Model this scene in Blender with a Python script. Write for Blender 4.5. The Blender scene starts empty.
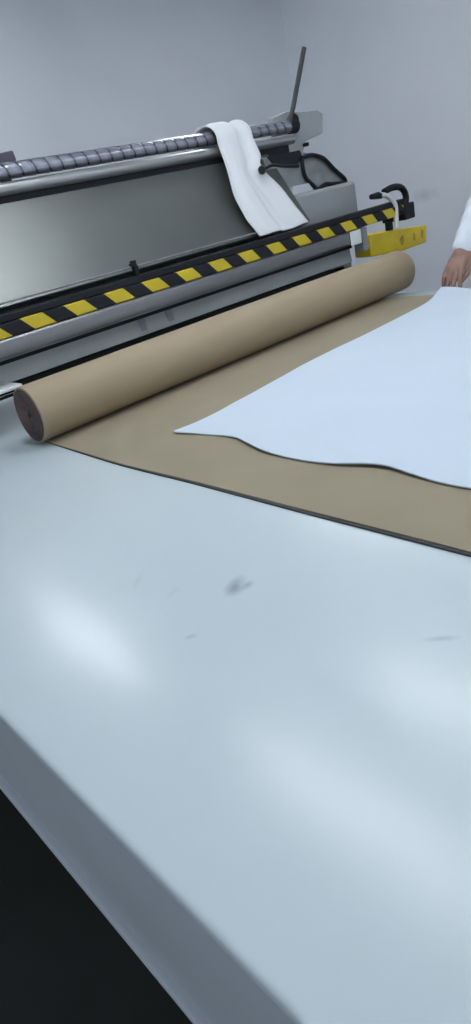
import bpy, bmesh, math, random
from mathutils import Vector, Matrix, noise
random.seed(4)
SC = bpy.context.scene
COL = SC.collection

# ------------------------------------------------------------------ camera
# world: table top is z = 0, X runs across the table, Y along it towards the machine
CX = Vector((0.71735496, -0.66486225, -0.20823075))     # camera right
CY = Vector((-0.42982533, -0.18711361, -0.88331121))    # camera down
CZ = Vector((0.54831747, 0.72315053, -0.42000151))      # camera forward
FPX = 653.15
EYE = Vector((0, 0, 0.48))
cam_d = bpy.data.cameras.new('camera')
cam_d.sensor_fit = 'VERTICAL'
cam_d.sensor_height = 36.0
cam_d.lens = FPX / 1024.0 * 36.0
cam_d.clip_start = 0.02
cam = bpy.data.objects.new('camera', cam_d)
COL.objects.link(cam)
m = Matrix((CX, -CY, -CZ)).transposed().to_4x4()
m.translation = EYE
cam.matrix_world = m
SC.camera = cam

# ------------------------------------------------------------------ light and exposure
WORLD_STRENGTH = 0.88
TUBE_STRENGTH = 27.0
SC.view_settings.view_transform = 'Standard'
SC.view_settings.look = 'None'
SC.view_settings.gamma = 1.0
SC.view_settings.use_curve_mapping = False
SC.view_settings.exposure = 0.0
wd = bpy.data.worlds.new('world')
SC.world = wd
wd.use_nodes = True
bg = wd.node_tree.nodes['Background']
bg.inputs[0].default_value = (0.80, 0.90, 1.0, 1)
bg.inputs[1].default_value = WORLD_STRENGTH

FLOOR = -0.88
CEIL = 1.92


def at(px, py, y):
    """point of the plane Y = y seen at a picture position"""
    d = CX * (px - 235.5) + CY * (py - 512.0) + CZ * FPX
    return EYE + d * (y / d.y)


# ------------------------------------------------------------------ materials
def mat(name, col, rough=0.5, metal=0.0, spec=0.5, var=0.0, scale=8.0, bump=0.0, bscale=60.0, stretch=None, coat=0.0):
    ma = bpy.data.materials.new(name)
    ma.use_nodes = True
    nt = ma.node_tree
    b = nt.nodes['Principled BSDF']
    b.inputs['Base Color'].default_value = (*col, 1)
    b.inputs['Roughness'].default_value = rough
    b.inputs['Metallic'].default_value = metal
    b.inputs['Specular IOR Level'].default_value = spec
    b.inputs['Coat Weight'].default_value = coat
    tc = nt.nodes.new('ShaderNodeTexCoord')
    mp = nt.nodes.new('ShaderNodeMapping')
    if stretch:
        mp.inputs['Scale'].default_value = stretch
    nt.links.new(tc.outputs['Object'], mp.inputs[0])
    if var:
        n = nt.nodes.new('ShaderNodeTexNoise')
        n.inputs['Scale'].default_value = scale
        n.inputs['Detail'].default_value = 5
        nt.links.new(mp.outputs[0], n.inputs['Vector'])
        r = nt.nodes.new('ShaderNodeValToRGB')
        r.color_ramp.elements[0].position = 0.3
        r.color_ramp.elements[1].position = 0.7
        r.color_ramp.elements[0].color = (*[c * (1 - var) for c in col], 1)
        r.color_ramp.elements[1].color = (*[min(1, c * (1 + var)) for c in col], 1)
        nt.links.new(n.outputs[0], r.inputs[0])
        nt.links.new(r.outputs[0], b.inputs['Base Color'])
    if bump:
        n2 = nt.nodes.new('ShaderNodeTexNoise')
        n2.inputs['Scale'].default_value = bscale
        n2.inputs['Detail'].default_value = 3
        nt.links.new(mp.outputs[0], n2.inputs['Vector'])
        bp = nt.nodes.new('ShaderNodeBump')
        bp.inputs['Strength'].default_value = bump
        bp.inputs['Distance'].default_value = 0.01
        nt.links.new(n2.outputs[0], bp.inputs['Height'])
        nt.links.new(bp.outputs[0], b.inputs['Normal'])
    return ma


M = {}
M['wall'] = mat('wall_paint', (0.80, 0.83, 0.88), 0.75, var=0.03, scale=1.5)
M['ceiling'] = mat('ceiling_paint', (0.72, 0.76, 0.80), 0.8, var=0.02)
M['floor'] = mat('floor_concrete', (0.035, 0.036, 0.034), 0.7, spec=0.25, var=0.2, scale=3)
M['apron'] = mat('apron_painted_steel', (0.40, 0.44, 0.49), 0.5, var=0.08, scale=3)
M['trim'] = mat('trim_grey', (0.50, 0.53, 0.58), 0.4)
M['steel'] = mat('brushed_steel', (0.37, 0.38, 0.39), 0.36, 0.9, var=0.07, scale=5, stretch=(1, 30, 30))
M['panel'] = mat('panel_steel', (0.175, 0.185, 0.178), 0.41, 0.8, var=0.06, scale=3)
M['bar'] = mat('bar_steel', (0.25, 0.25, 0.26), 0.40, 0.95, var=0.05, scale=4, stretch=(1, 20, 20))
M['plate'] = mat('light_plate', (0.40, 0.43, 0.43), 0.5, 0.2, var=0.08, scale=5)
M['lip'] = mat('white_lip', (0.8, 0.82, 0.82), 0.35)
M['case'] = mat('case_paint', (0.27, 0.285, 0.30), 0.5, var=0.04, scale=4)
M['bracket'] = mat('bracket_paint', (0.31, 0.33, 0.345), 0.5, var=0.05, scale=6)
M['guard'] = mat('guard_grey', (0.22, 0.235, 0.245), 0.45, var=0.25, scale=14)
M['black'] = mat('black_rubber', (0.009, 0.010, 0.014), 0.5, spec=0.25)
M['dark'] = mat('dark_steel_and_shade', (0.014, 0.015, 0.017), 0.6, spec=0.25)  # also colours the dark pieces that stand in for shade
M['under'] = mat('under_table_shade', (0.004, 0.004, 0.004), 0.8, spec=0.03)  # near black put in for the shade under the table
M['plum'] = mat('plum_plastic', (0.07, 0.06, 0.085), 0.6)
M['white'] = mat('white_plastic', (0.72, 0.73, 0.73), 0.4)
M['brown'] = mat('brown_cloth', (0.275, 0.232, 0.162), 0.8, var=0.05, scale=6, bump=0.08, bscale=400)
M['rolled'] = mat('rolled_cloth', (0.335, 0.262, 0.175), 0.75, var=0.05, scale=5, stretch=(1, 4, 4), bump=0.06, bscale=300)
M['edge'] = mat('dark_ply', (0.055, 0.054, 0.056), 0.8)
M['cloth'] = mat('white_cloth', (0.575, 0.655, 0.755), 0.85, var=0.015, scale=5, bump=0.06, bscale=350)
M['strip'] = mat('white_strip_cloth', (0.70, 0.72, 0.745), 0.85, bump=0.08, bscale=250)
M['skin'] = mat('skin', (0.27, 0.155, 0.118), 0.55, var=0.12, scale=25, bump=0.1, bscale=120)
M['shirt'] = mat('shirt_cotton', (0.70, 0.74, 0.82), 0.85, bump=0.06, bscale=300)
M['trousers'] = mat('trousers_cotton', (0.03, 0.035, 0.05), 0.85, var=0.15)
M['shoe'] = mat('shoe_leather', (0.015, 0.014, 0.013), 0.5)
M['hair'] = mat('hair', (0.012, 0.010, 0.009), 0.6, bump=0.4, bscale=150)
M['eye'] = mat('eye_white', (0.75, 0.74, 0.72), 0.3)
M['iris'] = mat('iris_brown', (0.03, 0.018, 0.012), 0.3)
M['lips'] = mat('lips', (0.33, 0.14, 0.12), 0.5)


def emission(name, col, s):
    ma = bpy.data.materials.new(name)
    ma.use_nodes = True
    b = ma.node_tree.nodes['Principled BSDF']
    b.inputs['Base Color'].default_value = (*col, 1)
    b.inputs['Emission Color'].default_value = (*col, 1)
    b.inputs['Emission Strength'].default_value = s
    return ma


M['tube'] = emission('lamp_tube', (0.93, 0.97, 1.0), TUBE_STRENGTH)


def spots(ma, marks, col):
    """smudges with a place and a shape of their own: (place, size, angle, strength)"""
    nt = ma.node_tree
    b = nt.nodes['Principled BSDF']
    src = b.inputs['Base Color'].links[0].from_socket if b.inputs['Base Color'].links else None
    tc = nt.nodes.new('ShaderNodeTexCoord')
    nz = nt.nodes.new('ShaderNodeTexNoise')
    nz.inputs['Scale'].default_value = 28
    nz.inputs['Detail'].default_value = 4
    nt.links.new(tc.outputs['Object'], nz.inputs['Vector'])
    for (loc, scl, ang, st) in marks:
        mp = nt.nodes.new('ShaderNodeMapping')
        mp.vector_type = 'TEXTURE'
        mp.inputs['Location'].default_value = loc
        mp.inputs['Rotation'].default_value = (0, 0, ang)
        mp.inputs['Scale'].default_value = scl
        nt.links.new(tc.outputs['Object'], mp.inputs[0])
        le = nt.nodes.new('ShaderNodeVectorMath')
        le.operation = 'LENGTH'
        nt.links.new(mp.outputs[0], le.inputs[0])
        ad = nt.nodes.new('ShaderNodeMath')
        ad.operation = 'ADD'
        nt.links.new(le.outputs['Value'], ad.inputs[0])
        nt.links.new(nz.outputs[0], ad.inputs[1])
        mr = nt.nodes.new('ShaderNodeMapRange')
        mr.inputs['From Min'].default_value = 0.55
        mr.inputs['From Max'].default_value = 1.5
        mr.inputs['To Min'].default_value = st
        mr.inputs['To Max'].default_value = 0
        nt.links.new(ad.outputs[0], mr.inputs['Value'])
        mx = nt.nodes.new('ShaderNodeMix')
        mx.data_type = 'RGBA'
        nt.links.new(mr.outputs[0], mx.inputs['Factor'])
        if src:
            nt.links.new(src, mx.inputs['A'])
        else:
            mx.inputs['A'].default_value = b.inputs['Base Color'].default_value
        mx.inputs['B'].default_value = (*col, 1)
        src = mx.outputs['Result']
    nt.links.new(src, b.inputs['Base Color'])


M['laminate'] = mat('white_laminate', (0.55, 0.62, 0.66), 0.23, spec=0.33, var=0.025, scale=2.2)
spots(M['laminate'], [((x, y, 0), (l, w, 1), an, st) for x, y, l, w, an, st in (
    (0.459, 0.647, 0.030, 0.016, 0.5, 0.62), (0.472, 0.634, 0.014, 0.010, 0.2, 0.5),
    (0.348, 0.613, 0.012, 0.006, -0.6, 0.3), (0.505, 0.349, 0.030, 0.006, -0.9, 0.3),
    (0.395, 0.80, 0.03, 0.006, 0.7, 0.12), (0.40, 0.72, 0.02, 0.008, 0.2, 0.10))], (0.16, 0.18, 0.21))
spots(M['wall'], [((5.2, 3.36, 0.2), (1, 0.16, 0.06), 0, 0.35)], (0.36, 0.39, 0.44))


def stripes_material():
    ma = mat('hazard_stripes', (0.8, 0.62, 0.02), 0.5, spec=0.3)
    nt = ma.node_tree
    b = nt.nodes['Principled BSDF']
    tc = nt.nodes.new('ShaderNodeTexCoord')
    sp = nt.nodes.new('ShaderNodeSeparateXYZ')
    nt.links.new(tc.outputs['Object'], sp.inputs[0])
    k = nt.nodes.new('ShaderNodeMath'); k.operation = 'MULTIPLY_ADD'      # x + 0.95 * z
    k.inputs[1].default_value = 0.95
    nt.links.new(sp.outputs['Z'], k.inputs[0]); nt.links.new(sp.outputs['X'], k.inputs[2])
    s = nt.nodes.new('ShaderNodeMath'); s.operation = 'MULTIPLY_ADD'
    s.inputs[1].default_value = 1 / 0.1505
    s.inputs[2].default_value = -(0.903 + 0.95 * 0.287) / 0.1505 + 0.25
    nt.links.new(k.outputs[0], s.inputs[0])
    f = nt.nodes.new('ShaderNodeMath'); f.operation = 'FRACT'
    nt.links.new(s.outputs[0], f.inputs[0])
    c = nt.nodes.new('ShaderNodeMath'); c.operation = 'LESS_THAN'
    c.inputs[1].default_value = 0.5
    nt.links.new(f.outputs[0], c.inputs[0])
    mx = nt.nodes.new('ShaderNodeMix'); mx.data_type = 'RGBA'
    mx.inputs['A'].default_value = (0.008, 0.009, 0.014, 1)
    mx.inputs['B'].default_value = (0.58, 0.45, 0.03, 1)
    nt.links.new(c.outputs[0], mx.inputs['Factor'])
    nt.links.new(mx.outputs['Result'], b.inputs['Base Color'])
    return ma


M['stripes'] = stripes_material()
M['yellow'] = mat('yellow_paint', (0.88, 0.64, 0.015), 0.45, var=0.1, scale=10)


# ------------------------------------------------------------------ helpers
def link(name, bm, ma, parent=None, smooth=False, doubles=False):
    if doubles:
        bmesh.ops.remove_doubles(bm, verts=bm.verts, dist=1e-5)
    bmesh.ops.recalc_face_normals(bm, faces=bm.faces)
    me = bpy.data.meshes.new(name)
    bm.to_mesh(me)
    bm.free()
    o = bpy.data.objects.new(name, me)
    COL.objects.link(o)
    me.materials.append(ma)
    if smooth:
        me.shade_smooth()
        me.set_sharp_from_angle(angle=math.radians(40))
    if parent:
        o.parent = parent
        o.matrix_parent_inverse = Matrix.Translation(parent_world(parent)).inverted()
    return o


def parent_world(p):
    v = Vector((0, 0, 0))
    while p is not None:
        v += p.location
        p = p.parent if False else None
    return v


def thing(name, label, cat, loc, group=None):
    o = bpy.data.objects.new(name, None)
    o.empty_display_size = 0.1
    COL.objects.link(o)
    o.location = loc
    o['label'] = label
    o['category'] = cat
    if group:
        o['group'] = group
    return o


def tag(o, label, cat, group=None):
    o['label'] = label
    o['category'] = cat
    if group:
        o['group'] = group
    return o


def struct(o):
    o['kind'] = 'structure'
    return o


def box(bm, lo, hi, bev=0.0, seg=2):
    r = bmesh.ops.create_cube(bm, size=1)
    vs = r['verts']
    lo, hi = Vector(lo), Vector(hi)
    for v in vs:
        v.co = Vector([(lo[i] + hi[i]) / 2 + v.co[i] * (hi[i] - lo[i]) for i in range(3)])
    if bev:
        es = list({e for v in vs for e in v.link_edges})
        bmesh.ops.bevel(bm, geom=es, offset=bev, segments=seg, profile=0.5, affect='EDGES')


def B(lo, hi, bev=0.0, seg=2):
    bm = bmesh.new()
    box(bm, lo, hi, bev, seg)
    return bm


def tube(bm, pts, rad, n=14, cap=True):
    pts = [Vector(p) for p in pts]
    rads = rad if isinstance(rad, (list, tuple)) else [rad] * len(pts)
    rings = []
    prev = None
    for i, p in enumerate(pts):
        a = pts[max(i - 1, 0)]
        c = pts[min(i + 1, len(pts) - 1)]
        t = (c - a).normalized()
        if prev is None:
            ref = Vector((0, 0, 1)) if abs(t.z) < 0.9 else Vector((0, 1, 0))
            u = t.cross(ref).normalized()
        else:
            u = (prev - t * prev.dot(t)).normalized()
        prev = u
        w = t.cross(u)
        rings.append([bm.verts.new(p + (u * math.cos(2 * math.pi * k / n) + w * math.sin(2 * math.pi * k / n)) * rads[i]) for k in range(n)])
    for i in range(len(rings) - 1):
        for k in range(n):
            bm.faces.new((rings[i][k], rings[i][(k + 1) % n], rings[i + 1][(k + 1) % n], rings[i + 1][k]))
    if cap:
        bm.faces.new(rings[0])
        bm.faces.new(rings[-1])


def T(pts, rad, n=14):
    bm = bmesh.new()
    tube(bm, pts, rad, n)
    return bm


def spline(pts, sub=6):
    pts = [Vector(p) for p in pts]
    out = []
    for i in range(len(pts) - 1):
        p0, p1, p2, p3 = pts[max(i - 1, 0)], pts[i], pts[i + 1], pts[min(i + 2, len(pts) - 1)]
        for k in range(sub):
            t = k / sub
            out.append(0.5 * ((2 * p1) + (p2 - p0) * t + (2 * p0 - 5 * p1 + 4 * p2 - p3) * t * t + (3 * p1 - p0 - 3 * p2 + p3) * t ** 3))
    out.append(pts[-1])
    return out


def prism(pts, depth, bev=0.0):
    """solid plate: outline points pushed back along `depth`"""
    bm = bmesh.new()
    a = [bm.verts.new(p) for p in pts]
    b = [bm.verts.new(Vector(p) + Vector(depth)) for p in pts]
    n = len(a)
    bm.faces.new(a)
    bm.faces.new(list(reversed(b)))
    for i in range(n):
        bm.faces.new((a[i], b[i], b[(i + 1) % n], a[(i + 1) % n]))
    bmesh.ops.recalc_face_normals(bm, faces=bm.faces)
    if bev:
        bmesh.ops.bevel(bm, geom=list(bm.edges), offset=bev, segments=2, profile=0.5, affect='EDGES')
    return bm


def lerp(tab, x):
    if x <= tab[0][0]:
        return tab[0][1]
    for (a, b), (c, d) in zip(tab, tab[1:]):
        if x <= c:
            t = (x - a) / (c - a)
            return b + (d - b) * t
    return tab[-1][1]


def smooth_lerp(tab, x):
    if x <= tab[0][0]:
        return tab[0][1]
    if x >= tab[-1][0]:
        return tab[-1][1]
    for i in range(len(tab) - 1):
        a, c = tab[i], tab[i + 1]
        if x <= c[0]:
            p0, p3 = tab[max(i - 1, 0)], tab[min(i + 2, len(tab) - 1)]
            m1 = (c[1] - p0[1]) / (c[0] - p0[0])
            m2 = (p3[1] - a[1]) / (p3[0] - a[0])
            h = c[0] - a[0]
            t = (x - a[0]) / h
            return ((2 * t ** 3 - 3 * t ** 2 + 1) * a[1] + (t ** 3 - 2 * t ** 2 + t) * h * m1 + (-2 * t ** 3 + 3 * t ** 2) * c[1] + (t ** 3 - t ** 2) * h * m2)
    return tab[-1][1]


def sheet_solid(grid, thick):
    """grid[i][j] of points -> closed slab of that thickness below it"""
    bm = bmesh.new()
    up = [[bm.verts.new(p) for p in row] for row in grid]
    dn = [[bm.verts.new(Vector(p) - Vector((0, 0, thick))) for p in row] for row in grid]
    R, C_ = len(up), len(up[0])
    for i in range(R - 1):
        for j in range(C_ - 1):
            bm.faces.new((up[i][j], up[i + 1][j], up[i + 1][j + 1], up[i][j + 1]))
            bm.faces.new((dn[i][j], dn[i][j + 1], dn[i + 1][j + 1], dn[i + 1][j]))
    for i in range(R - 1):
        for j in (0, C_ - 1):
            bm.faces.new((up[i][j], up[i + 1][j], dn[i + 1][j], dn[i][j]))
    for j in range(C_ - 1):
        for i in (0, R - 1):
            bm.faces.new((up[i][j], up[i][j + 1], dn[i][j + 1], dn[i][j]))
    return bm


# ------------------------------------------------------------------ setting
WX, WY, X0, Y0 = 5.2, 4.6, -3.0, -3.5
struct(link('floor', B((X0, Y0, FLOOR - 0.1), (WX + 0.1, WY + 0.1, FLOOR)), M['floor']))
struct(link('ceiling', B((X0, Y0, CEIL), (WX + 0.1, WY + 0.1, CEIL + 0.1)), M['ceiling']))
struct(link('wall_back', B((X0, WY, FLOOR), (WX, WY + 0.1, CEIL)), M['wall']))
struct(link('wall_right', B((WX, Y0, FLOOR), (WX + 0.1, WY + 0.1, CEIL)), M['wall']))

LAMPS = [(0.80, 3.35, 'linear ceiling tube light over the table behind the machine'),
         (0.80, 1.20, 'linear ceiling tube light over the brown roll'),
         (0.80, -0.95, 'linear ceiling tube light over the near end of the table'),
         (1.50, 1.00, 'added ceiling tube light beside the one over the brown roll, brightening the steel panel'),  # extra fixture, added to brighten the left of the steel panel
         (2.95, 2.70, 'added ceiling tube light near the corner, brightening the two walls'),  # extra fixture, added to brighten both walls
         (3.45, -0.85, 'linear ceiling tube light beside the right wall, away from the corner')]
for x, y, lb in LAMPS:
    t = thing('ceiling_light', lb, 'ceiling light', (x, y, CEIL), 'ceiling tube lights')
    link('housing', B((x - 0.09, y - 0.64, CEIL - 0.035), (x + 0.09, y + 0.64, CEIL), 0.006), M['white'], t)
    for s in (-0.045, 0.045):
        link('lamp_tube', T([(x + s, y - 0.6, CEIL - 0.055), (x + s, y + 0.6, CEIL - 0.055)], 0.018, 12), M['tube'], t, True)
        for e in (-1, 1):
            link('end_cap', B((x + s - 0.02, y + e * 0.62 - 0.02, CEIL - 0.08), (x + s + 0.02, y + e * 0.62 + 0.02, CEIL - 0.03), 0.003), M['white'], t)

# ------------------------------------------------------------------ table
TX0, TX1, TY0, TY1 = 0.121, 2.376, -2.3, 3.6
tb = thing('cutting_table', 'long white laminate cutting table with grey side apron', 'table', (1.2, 1.0, FLOOR))
link('tabletop', B((TX0, TY0, -0.024), (TX1, TY1, 0.0), 0.006, 3), M['laminate'], tb, True)
bm = bmesh.new()
box(bm, (TX0 + 0.004, TY0 + 0.01, -0.27), (TX0 + 0.03, TY1 - 0.01, -0.0245))
box(bm, (TX1 - 0.03, TY0 + 0.01, -0.27), (TX1 - 0.004, TY1 - 0.01, -0.0245))
box(bm, (TX0 + 0.031, TY0 + 0.01, -0.27), (TX1 - 0.031, TY0 + 0.03, -0.0245))
box(bm, (TX0 + 0.031, TY1 - 0.03, -0.27), (TX1 - 0.031, TY1 - 0.01, -0.0245))
link('apron', bm, M['apron'], tb)
bm = bmesh.new()
box(bm, (TX0 - 0.006, TY0, -0.292), (TX0 + 0.034, TY1, -0.2705), 0.005)
box(bm, (TX1 - 0.034, TY0, -0.292), (TX1 + 0.006, TY1, -0.2705), 0.005)
link('lower_rail', bm, M['trim'], tb, True)
for y in (-2.1, -0.2, 1.6, 3.4):
    for x in (TX0 + 0.30, TX1 - 0.10):
        link('leg', B((x - 0.035, y - 0.035, FLOOR), (x + 0.035, y + 0.035, -0.0245), 0.004), M['dark'], tb)
link('shade_panel', B((TX0 + 0.22, TY0 + 0.05, -0.80), (TX0 + 0.24, TY1 - 0.05, -0.0245), 0.002), M['under'], tb)  # added near-black panel that keeps the space under the table dark
link('shelf', B((TX0 + 0.30, TY0 + 0.15, -0.66), (TX1 - 0.06, TY1 - 0.15, -0.63), 0.004), M['dark'], tb)

# ------------------------------------------------------------------ spreading machine across the table
mc = thing('spreading_machine', 'grey steel fabric spreading machine with striped front bar bridging the table', 'machine', (1.3, 2.2, FLOOR))
ML, MR = 0.06, 2.53
# sloping panel
p0, p1 = Vector((0, 1.99, 0.345)), Vector((0, 2.168, 0.6275))
up = (p1 - p0).normalized()
nrm = Vector((0, -up.z, up.y))
bm = prism([Vector((ML, 0, 0)) + p0, Vector((2.24, 0, 0)) + p0, Vector((2.24, 0, 0)) + p1, Vector((ML, 0, 0)) + p1], nrm * -0.02, 0.002)
link('sloping_panel', bm, M['panel'], mc)
link('panel_top_shadow_gap', B((ML, 2.172, 0.612), (2.38, 2.2, 0.655), 0.003), M['dark'], mc).name = 'panel_top_shade'  # dark strip standing in for the shade between rod and panel
link('spreader_rod', T([(ML, 2.165, 0.666), (2.40, 2.165, 0.666)], 0.0195, 18), M['steel'], mc, True)
# wrapped roller: ring tape wound in a helix
bm = bmesh.new()
NX, NT, RR, pitch = 520, 20, 0.0245, 0.05
rings = []
for i in range(NX + 1):
    x = ML + (2.43 - ML) * i / NX
    ring = []
    for k in range(NT):
        th = 2 * math.pi * k / NT
        ph = (x / pitch - th / (2 * math.pi)) % 1.0
        r = RR + 0.0008 * (ph - 0.5) - (0.0012 if ph < 0.09 else 0)
        ring.append(bm.verts.new((x, 2.2 + r * math.cos(th), 0.718 + r * math.sin(th))))
    rings.append(ring)
for i in range(NX):
    for k in range(NT):
        bm.faces.new((rings[i][k], rings[i + 1][k], rings[i + 1][(k + 1) % NT], rings[i][(k + 1) % NT]))
bm.faces.new(rings[0]); bm.faces.new(rings[-1])


def roller_material():
    ma = mat('wrapped_roller', (0.30, 0.31, 0.36), 0.24, 0.7)
    nt = ma.node_tree
    b = nt.nodes['Principled BSDF']
    tc = nt.nodes.new('ShaderNodeTexCoord')
    sp = nt.nodes.new('ShaderNodeSeparateXYZ')
    nt.links.new(tc.outputs['Object'], sp.inputs[0])
    y = nt.nodes.new('ShaderNodeMath'); y.operation = 'SUBTRACT'; y.inputs[1].default_value = 2.2
    z = nt.nodes.new('ShaderNodeMath'); z.operation = 'SUBTRACT'; z.inputs[1].default_value = 0.718
    nt.links.new(sp.outputs['Y'], y.inputs[0]); nt.links.new(sp.outputs['Z'], z.inputs[0])
    a = nt.nodes.new('ShaderNodeMath'); a.operation = 'ARCTAN2'
    nt.links.new(z.outputs[0], a.inputs[0]); nt.links.new(y.outputs[0], a.inputs[1])
    a2 = nt.nodes.new('ShaderNodeMath'); a2.operation = 'MULTIPLY'; a2.inputs[1].default_value = -1 / (2 * math.pi)
    nt.links.new(a.outputs[0], a2.inputs[0])
    xx = nt.nodes.new('ShaderNodeMath'); xx.operation = 'MULTIPLY_ADD'; xx.inputs[1].default_value = 1 / 0.05
    nt.links.new(sp.outputs['X'], xx.inputs[0]); nt.links.new(a2.outputs[0], xx.inputs[2])
    fr = nt.nodes.new('ShaderNodeMath'); fr.operation = 'FRACT'
    nt.links.new(xx.outputs[0], fr.inputs[0])
    rp = nt.nodes.new('ShaderNodeValToRGB')
    e = rp.color_ramp.elements
    e[0].position = 0.0; e[0].color = (0.10, 0.10, 0.12, 1)
    e[1].position = 0.16; e[1].color = (0.30, 0.31, 0.36, 1)
    q = e.new(0.10); q.color = (0.11, 0.11, 0.13, 1)
    q = e.new(0.6); q.color = (0.38, 0.39, 0.45, 1)
    q = e.new(1.0); q.color = (0.28, 0.29, 0.34, 1)
    nt.links.new(fr.outputs[0], rp.inputs[0])
    nt.links.new(rp.outputs[0], b.inputs['Base Color'])
    return ma


M['roller'] = roller_material()
link('roller', bm, M['roller'], mc, True)
# front bar group
link('black_rail', B((ML, 1.935, 0.3065), (2.86, 1.985, 0.330), 0.004), M['black'], mc)
link('striped_bar', B((ML, 1.93, 0.2655), (2.82, 1.975, 0.306), 0.003), M['stripes'], mc)['label'] = 'bar face with yellow and black diagonal hazard stripes'
bm = bmesh.new()
box(bm, (ML, 1.925, 0.2065), (2.50, 1.985, 0.265), 0.012, 4)
link('tube_bar', bm, M['bar'], mc, True)
link('bar_end', B((2.40, 1.917, 0.205), (2.47, 1.9245, 0.262), 0.003), M['lip'], mc)
link('bar_end', B((2.501, 1.935, 0.165), (2.54, 1.99, 0.262), 0.006), M['case'], mc)
link('guide_rod', T([(ML, 1.972, 0.357), (1.925, 1.972, 0.357)], 0.003, 8), M['guard'], mc)
link('recess_strip', B((ML, 2.0, 0.186), (2.5, 2.035, 0.215)), M['dark'], mc)
# lower plate leans out a little at the foot
q = [Vector((0, 2.02, 0.197)), Vector((0, 2.006, 0.128))]
bm = prism([Vector((ML, 0, 0)) + q[1], Vector((2.5, 0, 0)) + q[1], Vector((2.5, 0, 0)) + q[0], Vector((ML, 0, 0)) + q[0]], (0, 0.02, 0), 0.002)
link('lower_plate', bm, M['plate'], mc)
link('underside_shade', B((ML, 2.06, 0.088), (2.5, 2.40, 0.114)), M['dark'], mc)  # dark slab put in for the shadow in the gap below the plate
link('bottom_rail', B((ML, 2.045, 0.079), (2.5, 2.059, 0.0875), 0.002), M['dark'], mc)
link('foot_lip', B((ML, 1.90, 0.124), (0.775, 2.03, 0.1345), 0.003), M['lip'], mc)['label'] = 'white lip along the foot of the plate'
for px in (143, 170):
    c = at(px, 330 - (px - 143) * 0.33, 2.02)
    link('plate_seam', B((c.x - 0.014, 2.009, 0.132), (c.x + 0.014, 2.022, 0.182), 0.002), M['case'], mc)
# back closing panel and cross beam
link('back_panel', B((ML, 2.42, 0.10), (2.5, 2.44, 0.60), 0.002), M['case'], mc)
link('cross_beam', B((ML, 2.24, 0.585), (2.45, 2.44, 0.64), 0.006), M['case'], mc)
# clip on the panel foot
c = at(135, 268, 1.955)
bm = bmesh.new()
box(bm, (c.x - 0.008, 1.945, 0.330), (c.x + 0.008, 1.965, 0.362), 0.002)
box(bm, (c.x - 0.012, 1.948, 0.360), (c.x + 0.007, 1.962, 0.378), 0.003)
tube(bm, [(c.x - 0.02, 1.953, 0.367), (c.x + 0.004, 1.953, 0.367)], 0.004, 8)
link('rail_clip', bm, M['black'], mc)
# end frames standing on the floor outside the table
link('end_frame', B((2.42, 2.06, FLOOR), (2.56, 2.40, 0.20), 0.006), M['case'], mc)
link('end_frame', B((-0.08, 1.95, FLOOR), (0.055, 2.44, 0.64), 0.01), M['case'], mc)
# casing at the far end
bm = B((2.235, 2.04, 0.2005), (2.635, 2.40, 0.452), 0.018, 4)
link('motor_case', bm, M['case'], mc, True)
# slanted guard over the gear side
Y1 = 2.13
gp = [at(*p, Y1) for p in [(262, 158), (300, 151), (322, 157), (346, 182), (318, 192), (290, 200), (276, 190)]]
link('gear_guard', prism(gp, (0, 0.05, 0), 0.004), M['guard'], mc)
fr = [at(*p, Y1 - 0.012) for p in [(302, 158), (311, 155), (323, 158), (334, 169), (346, 181), (333, 184), (326, 184), (318, 189), (313, 185), (306, 178), (303, 168)]]
fr = spline(fr + [fr[0]], 4)
link('guard_edging', T(fr, 0.0085, 8), M['black'], mc, True)
link('cover_plate', prism([at(*p, Y1 - 0.022) for p in [(294, 186), (309, 183), (314, 191), (300, 195), (291, 198)]], (0, 0.02, 0), 0.002), M['trim'], mc)
bm = bmesh.new()
box(bm, tuple(at(270, 165, 2.125) - Vector((0, 0.0, 0.0))), tuple(at(300, 150, 2.125) + Vector((0, 0.004, 0.02))), 0.001)
link('gear_recess', prism([at(*p, 2.124) for p in [(268, 157), (300, 150), (303, 158), (296, 166), (274, 164)]], (0, 0.012, 0), 0.001), M['dark'], mc)
bm.free()
link('crank_arm', T(spline([at(*p, y) for p, y in [((264, 169), 2.04), ((272, 165), 2.05), ((282, 166), 2.08), ((298, 166), 2.115)]], 4), 0.007, 8), M['black'], mc, True)
link('crank_knob', T([at(262, 170, 2.02), at(262, 170, 2.06)], [0.013, 0.017], 12), M['dark'], mc, True)
# roller bracket and upright lever
Y2 = 2.225
bp = [at(*p, Y2) for p in [(272, 118), (287, 111), (300, 112), (318, 110), (323, 114), (323, 133), (306, 141), (303, 154), (290, 156), (286, 140), (273, 134)]]
link('roller_bracket', prism(bp, (0, 0.03, 0), 0.004), M['bracket'], mc)
link('bearing_collar', T([at(293, 120, Y2 - 0.03), at(293, 120, Y2)], 0.026, 16), M['dark'], mc, True)
link('roller_hub', T([(2.432, 2.2, 0.718), (2.47, 2.2, 0.718)], 0.03, 16), M['dark'], mc, True)
link('lever_rod', T([at(288, 128, Y2 - 0.036), at(293, 108, Y2 - 0.036), at(300, 70, Y2 - 0.036), at(304, 48, Y2 - 0.036)], 0.0105, 10), M['edge'], mc, True)
c = at(308, 144, 2.2)
link('bolt_head', T([c, c + Vector((0, 0.03, 0))], 0.008, 8), M['black'], mc)
# dark plum stop behind the roller
c = at(0, 158, 2.245)
link('edge_stop', prism([at(*p, 2.235) for p in [(-14, 156), (0, 153), (13, 150), (17, 160), (6, 166), (-12, 170)]], (0, 0.06, 0), 0.004), M['plum'], mc)
link('stop_post', B((c.x - 0.02, 2.25, 0.64), (c.x + 0.02, 2.28, 0.745), 0.003), M['plum'], mc)
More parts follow.
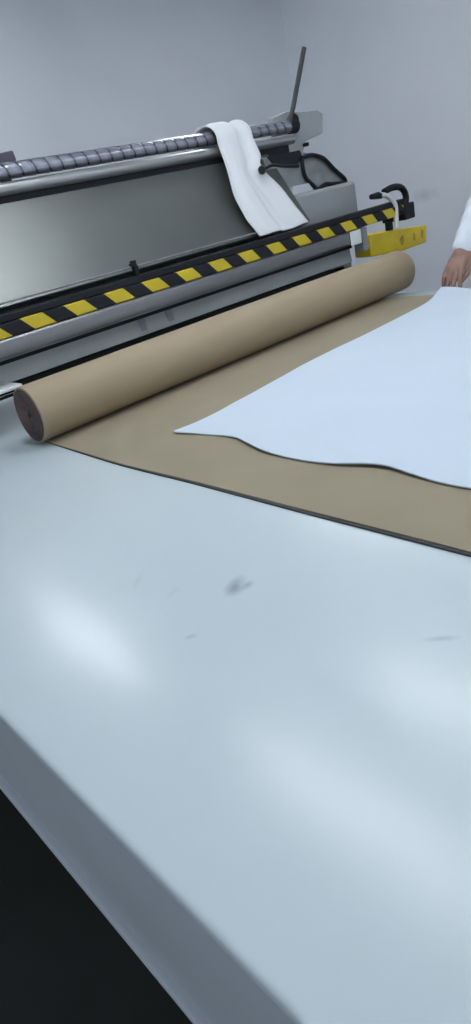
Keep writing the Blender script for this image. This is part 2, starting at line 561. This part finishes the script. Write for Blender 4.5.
# black end of the bar, handle loop, cable tie and yellow end cover
a, b_ = at(398, 222, 1.93), at(411, 206, 1.93)
link('cover_hanger', B((2.84, 2.035, 0.165), (2.872, 2.06, 0.25), 0.003), M['black'], mc)
link('end_block', B((2.8205, 1.925, 0.238), (2.900, 2.06, 0.308), 0.006), M['black'], mc)
hk = spline([at(*p, 1.94) for p in [(384, 192), (391, 188), (399, 187), (404, 191), (406, 199), (404, 207), (400, 213)]], 5)
link('loop_handle', T(hk, 0.0145, 12), M['black'], mc, True)
link('handle_grip', T([at(371, 197, 1.94), at(378, 195.5, 1.94), at(381, 196, 1.94)], [0.011, 0.015, 0.012], 10), M['black'], mc, True)
link('cable_sleeve', T(spline([at(*p, 1.935) for p in [(381, 195), (387, 196), (391, 199), (395, 205), (396, 215), (396.5, 228)]], 5), 0.0115, 10), M['white'], mc, True)['label'] = 'white cable sleeve hanging from the handle'
yb = bmesh.new()
u0 = [at(*p, 2.02) for p in [(369, 235), (398, 229), (427, 225), (427, 242), (406, 250), (371, 257)]]
yb = prism(u0, (0.02, 0.11, 0), 0.008)
yo = link('end_cover', yb, M['yellow'], mc, True)
yo['label'] = 'yellow painted end cover'
ma = M['yellow']
cc = [at(402, 241, 2.02), at(414, 237, 2.02), at(422, 234, 2.02)]
M['stain'] = mat('brown_stain', (0.50, 0.31, 0.03), 0.6, var=0.3, scale=30)
for p, (sx, sz) in zip(cc, [(0.022, 0.03), (0.012, 0.022), (0.012, 0.026)]):
    mk = bmesh.new()
    ring = []
    for k in range(22):
        th = 2 * math.pi * k / 22
        q = 0.75 + 0.55 * noise.noise(Vector((math.cos(th) * 1.3, math.sin(th) * 1.3, p.x * 40)))
        ring.append(mk.verts.new(p + Vector((sx * q * math.cos(th), -0.0015, sz * q * math.sin(th)))))
    mk.faces.new(ring)
    link('stain_mark', mk, M['stain'], yo)

# ------------------------------------------------------------------ brown roll with its unrolled sheet
RT = 0.0055                                  # thickness of the layers on the table
RC, RY, RX0, RX1 = 0.079, 1.697, 0.679, 2.415
rl = thing('fabric_roll', 'thick brown roll lying across the table, partly unrolled under the white cloth', 'fabric roll', (1.55, RY, 0))
bm = bmesh.new()
NT = 64
prof = [(RX0, RC - 0.006), (RX0 + 0.002, RC - 0.001), (RX0 + 0.008, RC)] + [(RX0 + 0.03 + (RX1 - RX0 - 0.06) * k / 40, RC) for k in range(41)] + [(RX1 - 0.012, RC - 0.001), (RX1 - 0.003, RC - 0.006), (RX1, RC - 0.014)]
rings = []
for x, r in prof:
    ring = []
    for k in range(NT):
        th = 2 * math.pi * k / NT
        rr = r + 0.0011 * noise.noise(Vector((x * 3.0, math.cos(th) * 1.2, math.sin(th) * 1.2)))
        ring.append(bm.verts.new((x, RY + rr * math.cos(th), RT + RC + rr * math.sin(th) + 0.0012)))
    rings.append(ring)
for i in range(len(rings) - 1):
    for k in range(NT):
        bm.faces.new((rings[i][k], rings[i + 1][k], rings[i + 1][(k + 1) % NT], rings[i][(k + 1) % NT]))
bm.faces.new(rings[-1])
body = link('rolled_cloth', bm, M['rolled'], rl, True)


# wound end: a spiral of edges, slightly uneven, set just inside the rim
def wound_end(x, sgn):
    bm = bmesh.new()
    nr = 26
    rr_ = [0.009 + (RC - 0.0045 - 0.009) * k / nr for k in range(nr + 1)]
    rs = []
    for i, r in enumerate(rr_):
        d = 0.0016 * (i % 2) + 0.004 * (1 - r / RC)
        rs.append([bm.verts.new((x + sgn * (d + 0.0012 * math.sin(k * 2 * math.pi / 48 + i)), RY + r * math.cos(k * 2 * math.pi / 48), RT + RC + 0.0012 + r * math.sin(k * 2 * math.pi / 48))) for k in range(48)])
    for i in range(nr):
        for k in range(48):
            bm.faces.new((rs[i][k], rs[i][(k + 1) % 48], rs[i + 1][(k + 1) % 48], rs[i + 1][k]))
    deep = [bm.verts.new((v.co.x + sgn * 0.06, v.co.y, v.co.z)) for v in rs[0]]
    for k in range(48):
        bm.faces.new((rs[0][k], rs[0][(k + 1) % 48], deep[(k + 1) % 48], deep[k]))
    bm.faces.new(deep)
    return bm


M['wound'] = mat('wound_edge', (0.105, 0.075, 0.07), 0.85, var=0.35, scale=18)
link('wound_end', wound_end(RX0 - 0.001, 1), M['wound'], rl)['label'] = 'dark wound layers at the near end of the roll'
# sheet running back towards the camera
SX0, SX1 = 0.677, 2.275
grid = []
ys = [1.70 - 3.96 * (k / 160) for k in range(161)]
xs = [SX0 + (SX1 - SX0) * j / 40 for j in range(41)]
for y in ys:
    row = []
    for x in xs:
        w = 0.0015 * noise.noise(Vector((x * 2.2, y * 2.2, 0.3)))
        ex = (0.024 * max(0, (y - 1.20) / 0.50) ** 2 +  0.0035 * noise.noise(Vector((0.5, y * 3, 9.0)))) if x == xs[0] else 0
        row.append(Vector((x + ex, y, RT + 0.3 * w)))
    grid.append(row)
sh = link('unrolled_sheet', sheet_solid(grid, 0.0014), M['brown'], rl)
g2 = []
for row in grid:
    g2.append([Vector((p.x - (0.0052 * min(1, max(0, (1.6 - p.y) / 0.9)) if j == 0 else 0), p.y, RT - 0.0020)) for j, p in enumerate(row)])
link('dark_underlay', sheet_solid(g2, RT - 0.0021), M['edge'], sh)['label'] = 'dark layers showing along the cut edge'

# ------------------------------------------------------------------ white cloth spread on the brown sheet
# (x, y) of the end edge and, for each y, x of the near edge
end_edge = [(0.82, 1.30), (0.94, 1.297), (1.044, 1.300), (1.287, 1.335), (1.40, 1.352), (1.54, 1.359), (1.74, 1.362), (1.993, 1.382), (2.161, 1.400), (2.30, 1.435)]
near_edge = [(-2.4, 0.85), (0.0, 0.85), (0.30, 0.838), (0.50, 0.836), (0.56, 0.838), (0.62, 0.848), (0.686, 0.857), (0.78, 0.836), (0.885, 0.832), (0.97, 0.840), (1.04, 0.860), (1.107, 0.880), (1.217, 0.872), (1.306, 0.852)]
NU, NV = 90, 170
grid = []
for j in range(NV + 1):
    v = (j / NV) ** 1.8
    row = []
    for i in range(NU + 1):
        u = i / NU
        u = u ** 1.35
        y0 = 0
        x = 0.852 + (2.285 - 0.852) * u
        yt = smooth_lerp(end_edge, x)
        y = yt - v * (yt + 2.2)
        xn = smooth_lerp(near_edge, y)
        x = xn + (2.285 - xn) * u
        yt = smooth_lerp(end_edge, x)
        y = yt - v * (yt + 2.2)
        z = RT + 0.0040
        z += 0.0022 * (noise.noise(Vector((x * 3.1, y * 2.4, 1.7))) + 0.6)
        lift = math.exp(-((x - xn) / 0.05) ** 2)
        z += lift * (0.0042 * (0.45 + 0.55 * math.sin(y * 19.0 + 1.0)))
        z += 0.004 * math.exp(-((x - 1.06 - 0.14 * (1.3 - y)) / 0.05) ** 2) * max(0, 1 - abs(y - 1.0) / 0.5)
        # lifted where the hand holds it
        d2 = ((x - 2.285) / 0.10) ** 2 + ((y - 1.425) / 0.11) ** 2
        z += 0.019 * math.exp(-d2)
        row.append(Vector((x, y, z)))
    grid.append(row)
wc = link('white_cloth', sheet_solid(grid, 0.0026), M['cloth'], None, True)
tag(wc, 'wide white cloth spread flat over the brown sheet, one edge held by a hand', 'cloth')

# ------------------------------------------------------------------ white strip thrown over the roller
rows = []
lx = [  # (left px, right px, y px left, y px right, Y, z)   from behind the roller, over the top and down the panel
]
path = [(2.275, 0.66, 1.93, 2.09), (2.262, 0.69, 1.925, 2.10), (2.250, 0.72, 1.92, 2.105), (2.236, 0.746, 1.92, 2.11), (2.214, 0.764, 1.925, 2.12), (2.19, 0.766, 1.945, 2.125),
        (2.164, 0.752, 1.955, 2.132), (2.143, 0.725, 1.955, 2.138)]
for k in range(0, 11):
    t = k / 10
    pt = Vector((0, 2.130, 0.690)).lerp(Vector((0, 1.955, 0.3415)), t)
    lx_ = lerp([(0, 1.945), (0.25, 1.925), (0.55, 1.885), (0.8, 1.885), (1, 1.905)], t)
    rx_ = lerp([(0, 2.13), (0.2, 2.12), (0.32, 2.085), (0.45, 2.11), (0.55, 2.135), (0.8, 2.16), (1, 2.185)], t)
    path.append((pt.y, pt.z, lx_, rx_))
pp = spline([Vector((y, z, 0)) for y, z, *_ in path], 4)
ls = spline([Vector((l, r, 0)) for *_, l, r in path], 4)
bm = bmesh.new()
NW = 26
vg = []
for i, (c, e) in enumerate(zip(pp, ls)):
    a = pp[max(i - 1, 0)]
    b2 = pp[min(i + 1, len(pp) - 1)]
    tn = Vector((0, b2.x - a.x, b2.y - a.y)).normalized()
    nn = Vector((0, -tn.z, tn.y))
    if nn.y > 0 and i > 20:
        nn = -nn
    nn = Vector((0, tn.z, -tn.y))
    s = i / (len(pp) - 1)
    row = []
    for j in range(NW + 1):
        u = j / NW
        x = e.x + (e.y - e.x) * u
        fold = 0.008 * math.sin(u * 9.5 + 2.2 * s) + 0.005 * math.sin(u * 19 - 3 * s + 1) + 0.012 * math.exp(-((u - 0.55 - 0.15 * s) / 0.08) ** 2) * min(1, s * 2)
        fold = max(fold, -0.004) * min(1.0, 0.35 + s)
        row.append(Vector((x, c.x, c.y)) + nn * fold * (-1))
    vg.append(row)
up_ = [[bm.verts.new(p) for p in row] for row in vg]
for i in range(len(up_) - 1):
    for j in range(NW):
        bm.faces.new((up_[i][j], up_[i + 1][j], up_[i + 1][j + 1], up_[i][j + 1]))
so = link('white_strip', bm, M['strip'], None, True)
md = so.modifiers.new('thickness', 'SOLIDIFY')
md.thickness = 0.003
md.offset = 0
tag(so, 'long narrow white cloth hung over the roller and down the steel panel', 'cloth')


# ------------------------------------------------------------------ person in white
def voxel(name, bm, ma, parent, size, smooth_it=4, sm=0.5):
    """tapered limbs and rounded lumps fused into one continuous surface"""
    bmesh.ops.recalc_face_normals(bm, faces=bm.faces)
    me = bpy.data.meshes.new(name + '_source')
    bm.to_mesh(me)
    bm.free()
    tmp = bpy.data.objects.new(name + '_source', me)
    COL.objects.link(tmp)
    r = tmp.modifiers.new('r', 'REMESH')
    r.mode = 'VOXEL'
    r.voxel_size = size
    s = tmp.modifiers.new('s', 'SMOOTH')
    s.iterations = smooth_it
    s.factor = sm
    dg = bpy.context.evaluated_depsgraph_get()
    me2 = bpy.data.meshes.new_from_object(tmp.evaluated_get(dg))
    bpy.data.objects.remove(tmp)
    me2.materials.clear()
    me2.materials.append(ma)
    me2.name = name
    me2.shade_smooth()
    o = bpy.data.objects.new(name, me2)
    COL.objects.link(o)
    if parent:
        o.parent = parent
        o.matrix_parent_inverse = Matrix.Translation(parent.location).inverted()
    return o


def ell(bm, c, r, rot=None):
    mt = Matrix.Translation(c)
    if rot is not None:
        mt = mt @ rot
    bmesh.ops.create_uvsphere(bm, u_segments=24, v_segments=16, radius=1, matrix=mt @ Matrix.Diagonal((*r, 1)))


def limb(bm, pts, rads, n=16):
    pts = [Vector(p) for p in pts]
    tube(bm, pts, rads, n)
    for p, r in zip(pts, rads):
        bmesh.ops.create_uvsphere(bm, u_segments=n, v_segments=10, radius=r * 1.0, matrix=Matrix.Translation(p))


PX = 2.68
pelvis = Vector((PX, 1.06, 0.06))
chest = Vector((PX - 0.03, 1.07, 0.38))
neck = Vector((PX - 0.05, 1.07, 0.585))
head = Vector((PX - 0.10, 1.075, 0.735))
shR, shL = Vector((PX - 0.02, 1.255, 0.50)), Vector((PX - 0.03, 0.885, 0.50))
elR, wrR = Vector((2.615, 1.405, 0.318)), Vector((2.405, 1.403, 0.142))
elL, wrL = Vector((2.60, 0.80, 0.27)), Vector((2.40, 0.88, 0.175))


def loft(bm, secs, n=32):
    """closed form through elliptical sections (centre, half depth, half width)"""
    secs2 = []
    for i in range(len(secs) - 1):
        for k in range(4):
            t = k / 4
            t = t * t * (3 - 2 * t) * 0.5 + t * 0.5
            a, b = secs[i], secs[i + 1]
            secs2.append((a[0].lerp(b[0], t), a[1] + (b[1] - a[1]) * t, a[2] + (b[2] - a[2]) * t))
    secs2.append(secs[-1])
    rs = []
    for c, dx, dy in secs2:
        ring = []
        for k in range(n):
            th = 2 * math.pi * k / n
            cx, sy = math.cos(th), math.sin(th)
            ring.append(bm.verts.new(c + Vector((dx * math.copysign(abs(cx) ** 0.85, cx), dy * math.copysign(abs(sy) ** 0.85, sy), 0))))
        rs.append(ring)
    for i in range(len(rs) - 1):
        for k in range(n):
            bm.faces.new((rs[i][k], rs[i][(k + 1) % n], rs[i + 1][(k + 1) % n], rs[i + 1][k]))
    bm.faces.new(rs[0])
    bm.faces.new(rs[-1])


def torso(bm, g, hem):
    loft(bm, [(pelvis + Vector((0, 0, hem)), 0.115 + g, 0.168 + g), (pelvis + Vector((0, 0, 0.03)), 0.112 + g, 0.163 + g),
              (pelvis.lerp(chest, 0.45), 0.102 + g, 0.146 + g), (chest + Vector((0, 0, 0.0)), 0.112 + g, 0.164 + g),
              (chest + Vector((0, 0, 0.09)), 0.102 + g, 0.172 + g), (chest + Vector((-0.005, 0, 0.15)), 0.075 + g, 0.130 + g),
              (chest + Vector((-0.012, 0, 0.185)), 0.050 + g, 0.070 + g)])


def hand(bm, wr, side):
    """palm, four unequal bent fingers and a thumb; the hand points to -X and down, side = -1 puts the thumb towards -Y"""
    fw = Vector((-0.72, 0.0, -0.62)).normalized()
    lat = Vector((0, side, 0))                       # thumb side
    dn = Vector((-0.62, 0, 0.72)) * -1               # palm side normal
    dn = fw.cross(lat).normalized()
    if dn.z > 0:
        dn = -dn
    pc = wr + fw * 0.055
    rot = Matrix((fw, lat, dn)).transposed().to_4x4()
    ell(bm, pc, (0.056, 0.042, 0.019), rot)
    ell(bm, wr + fw * 0.075 - dn * 0.002, (0.028, 0.041, 0.015), rot)
    ell(bm, wr + fw * 0.04 + lat * 0.024 + dn * 0.008, (0.036, 0.021, 0.018), rot)
    limb(bm, [wr - fw * 0.03, wr + fw * 0.03], [0.027, 0.030])
    lens = [(0.047, 0.029, 0.024), (0.052, 0.033, 0.025), (0.048, 0.030, 0.024), (0.037, 0.023, 0.021)]
    for k, (l1, l2, l3) in enumerate(lens):
        off = 0.030 - 0.0205 * k
        p = wr + fw * (0.092 - 0.004 * abs(k - 1.2)) + lat * off - dn * 0.002
        d = (fw + lat * (0.13 - 0.10 * k)).normalized()
        pts = [wr + fw * 0.05 + lat * off * 0.8, p]
        for l, bend in ((l1, 0.25 + 0.05 * k), (l2, 0.35 + 0.06 * k), (l3, 0.15)):
            ax = d.cross(dn).normalized()
            d = (Matrix.Rotation(bend * 0.85, 3, ax) @ d).normalized()
            pts.append(pts[-1] + d * l)
        limb(bm, pts, [0.009, 0.0104, 0.0094, 0.0088, 0.0074], 12)
    tp = [wr + fw * 0.02 + lat * 0.022 + dn * 0.006]
    tp.append(tp[0] + fw * 0.032 + lat * 0.018 + dn * 0.012)
    tp.append(tp[1] + fw * 0.042 - lat * 0.002 + dn * 0.012)
    tp.append(tp[2] + fw * 0.034 - lat * 0.012 + dn * 0.002)
    limb(bm, tp, [0.016, 0.0135, 0.0115, 0.0085], 12)


pr = thing('person', 'person in a white shirt reaching in from the right to hold the white cloth', 'person', (PX + 0.02, 1.06, FLOOR))
bm = bmesh.new()
# head and face
ell(bm, head + Vector((0.012, 0, 0.025)), (0.095, 0.075, 0.098))
ell(bm, head + Vector((-0.030, 0, -0.035)), (0.062, 0.058, 0.072))
ell(bm, head + Vector((-0.045, 0, -0.088)), (0.033, 0.034, 0.022))
limb(bm, [head + Vector((-0.082, 0, 0.022)), head + Vector((-0.105, 0, -0.022))], [0.009, 0.0145], 12)
for s in (-1, 1):
    ell(bm, head + Vector((0.015, s * 0.077, -0.008)), (0.020, 0.009, 0.032))
    ell(bm, head + Vector((-0.070, s * 0.032, -0.030)), (0.020, 0.022, 0.020))
    ell(bm, head + Vector((-0.080, s * 0.030, 0.036)), (0.012, 0.024, 0.007))
    ell(bm, head + Vector((-0.096, s * 0.011, -0.026)), (0.010, 0.009, 0.008))
ell(bm, head + Vector((-0.088, 0, -0.052)), (0.010, 0.024, 0.0065))
ell(bm, head + Vector((-0.086, 0, -0.064)), (0.010, 0.020, 0.0070))
limb(bm, [neck + Vector((0.01, 0, -0.06)), neck + Vector((0, 0, 0.03)), head + Vector((0.0, 0, -0.04))], [0.062, 0.056, 0.055])
# torso
torso(bm, 0.0, -0.10)
# arms
for sh_, el, wr in ((shR, elR, wrR), (shL, elL, wrL)):
    limb(bm, [sh_.lerp(chest, 0.25), sh_, sh_.lerp(el, 0.5), el], [0.06, 0.056, 0.046, 0.038])
    limb(bm, [el, el.lerp(wr, 0.3), el.lerp(wr, 0.75), wr], [0.038, 0.041, 0.031, 0.027])
hand(bm, wrR, -1)
hand(bm, wrL, 1)
# legs and feet
for s in (-1, 1):
    hp = pelvis + Vector((0, s * 0.088, -0.04))
    kn = Vector((PX - 0.005, 1.06 + s * 0.10, -0.40))
    an = Vector((PX + 0.035, 1.06 + s * 0.105, FLOOR + 0.085))
    limb(bm, [hp, hp.lerp(kn, 0.5), kn], [0.085, 0.074, 0.055])
    limb(bm, [kn, kn.lerp(an, 0.3), an], [0.055, 0.056, 0.037])
    limb(bm, [an + Vector((0.01, 0, -0.045)), an + Vector((-0.10, 0, -0.052)), an + Vector((-0.16, s * 0.006, -0.058))], [0.036, 0.034, 0.024])
body_o = voxel('body', bm, M['skin'], pr, 0.0042, 5, 0.5)
# eyes
for s in (-1, 1):
    bm = bmesh.new()
    ell(bm, head + Vector((-0.072, s * 0.031, 0.016)), (0.010, 0.0125, 0.0062))
    e = link('eye', bm, M['eye'], pr, True)
    bm = bmesh.new()
    ell(bm, head + Vector((-0.0812, s * 0.031, 0.0155)), (0.0022, 0.0055, 0.0055))
    link('iris', bm, M['iris'], e, True)
# hair
bm = bmesh.new()
ell(bm, head + Vector((0.026, 0, 0.042)), (0.098, 0.083, 0.096))
ell(bm, head + Vector((0.055, 0, -0.01)), (0.058, 0.074, 0.08))
voxel('hair', bm, M['hair'], pr, 0.006, 4)
# shirt: torso, sleeves to the wrists, collar
bm = bmesh.new()
torso(bm, 0.018, -0.165)
limb(bm, [neck + Vector((0.012, 0, -0.075)), neck + Vector((0.005, 0, -0.015))], [0.076, 0.066])
for sh_, el, wr in ((shR, elR, wrR), (shL, elL, wrL)):
    limb(bm, [sh_.lerp(chest, 0.25), sh_, sh_.lerp(el, 0.5), el], [0.070, 0.068, 0.063, 0.060])
    fwd = (wr - el).normalized()
    nrm_ = fwd.cross(Vector((0, 1, 0))).normalized()
    pts, rds = [], []
    for k in range(13):
        t = k / 12
        pts.append(el.lerp(wr, t * 0.965))
        rds.append(0.060 - 0.017 * t + 0.0045 * math.sin(k * 2.1) * (1 - 0.4 * t))
    limb(bm, pts, rds)
shirt = voxel('shirt', bm, M['shirt'], pr, 0.006, 3)
# trousers
bm = bmesh.new()
ell(bm, pelvis + Vector((0, 0, -0.04)), (0.126, 0.178, 0.10))
for s in (-1, 1):
    hp = pelvis + Vector((0, s * 0.088, -0.06))
    kn = Vector((PX - 0.005, 1.06 + s * 0.10, -0.40))
    an = Vector((PX + 0.035, 1.06 + s * 0.105, FLOOR + 0.085))
    limb(bm, [hp, hp.lerp(kn, 0.5), kn, kn.lerp(an, 0.3), an], [0.096, 0.088, 0.072, 0.070, 0.062])
voxel('trousers', bm, M['trousers'], pr, 0.008, 4)
for s in (-1, 1):
    an = Vector((PX + 0.035, 1.06 + s * 0.105, FLOOR + 0.085))
    bm = bmesh.new()
    limb(bm, [an + Vector((0.012, 0, -0.040)), an + Vector((-0.09, 0, -0.043)), an + Vector((-0.165, s * 0.006, -0.050))], [0.0445, 0.0415, 0.0345])
    ell(bm, an + Vector((0, 0, -0.01)), (0.05, 0.045, 0.05))
    box(bm, tuple(an + Vector((-0.19, -0.042, -0.0845))), tuple(an + Vector((0.055, 0.042, -0.066))), 0.006)
    voxel('shoe', bm, M['shoe'], pr, 0.006, 3)
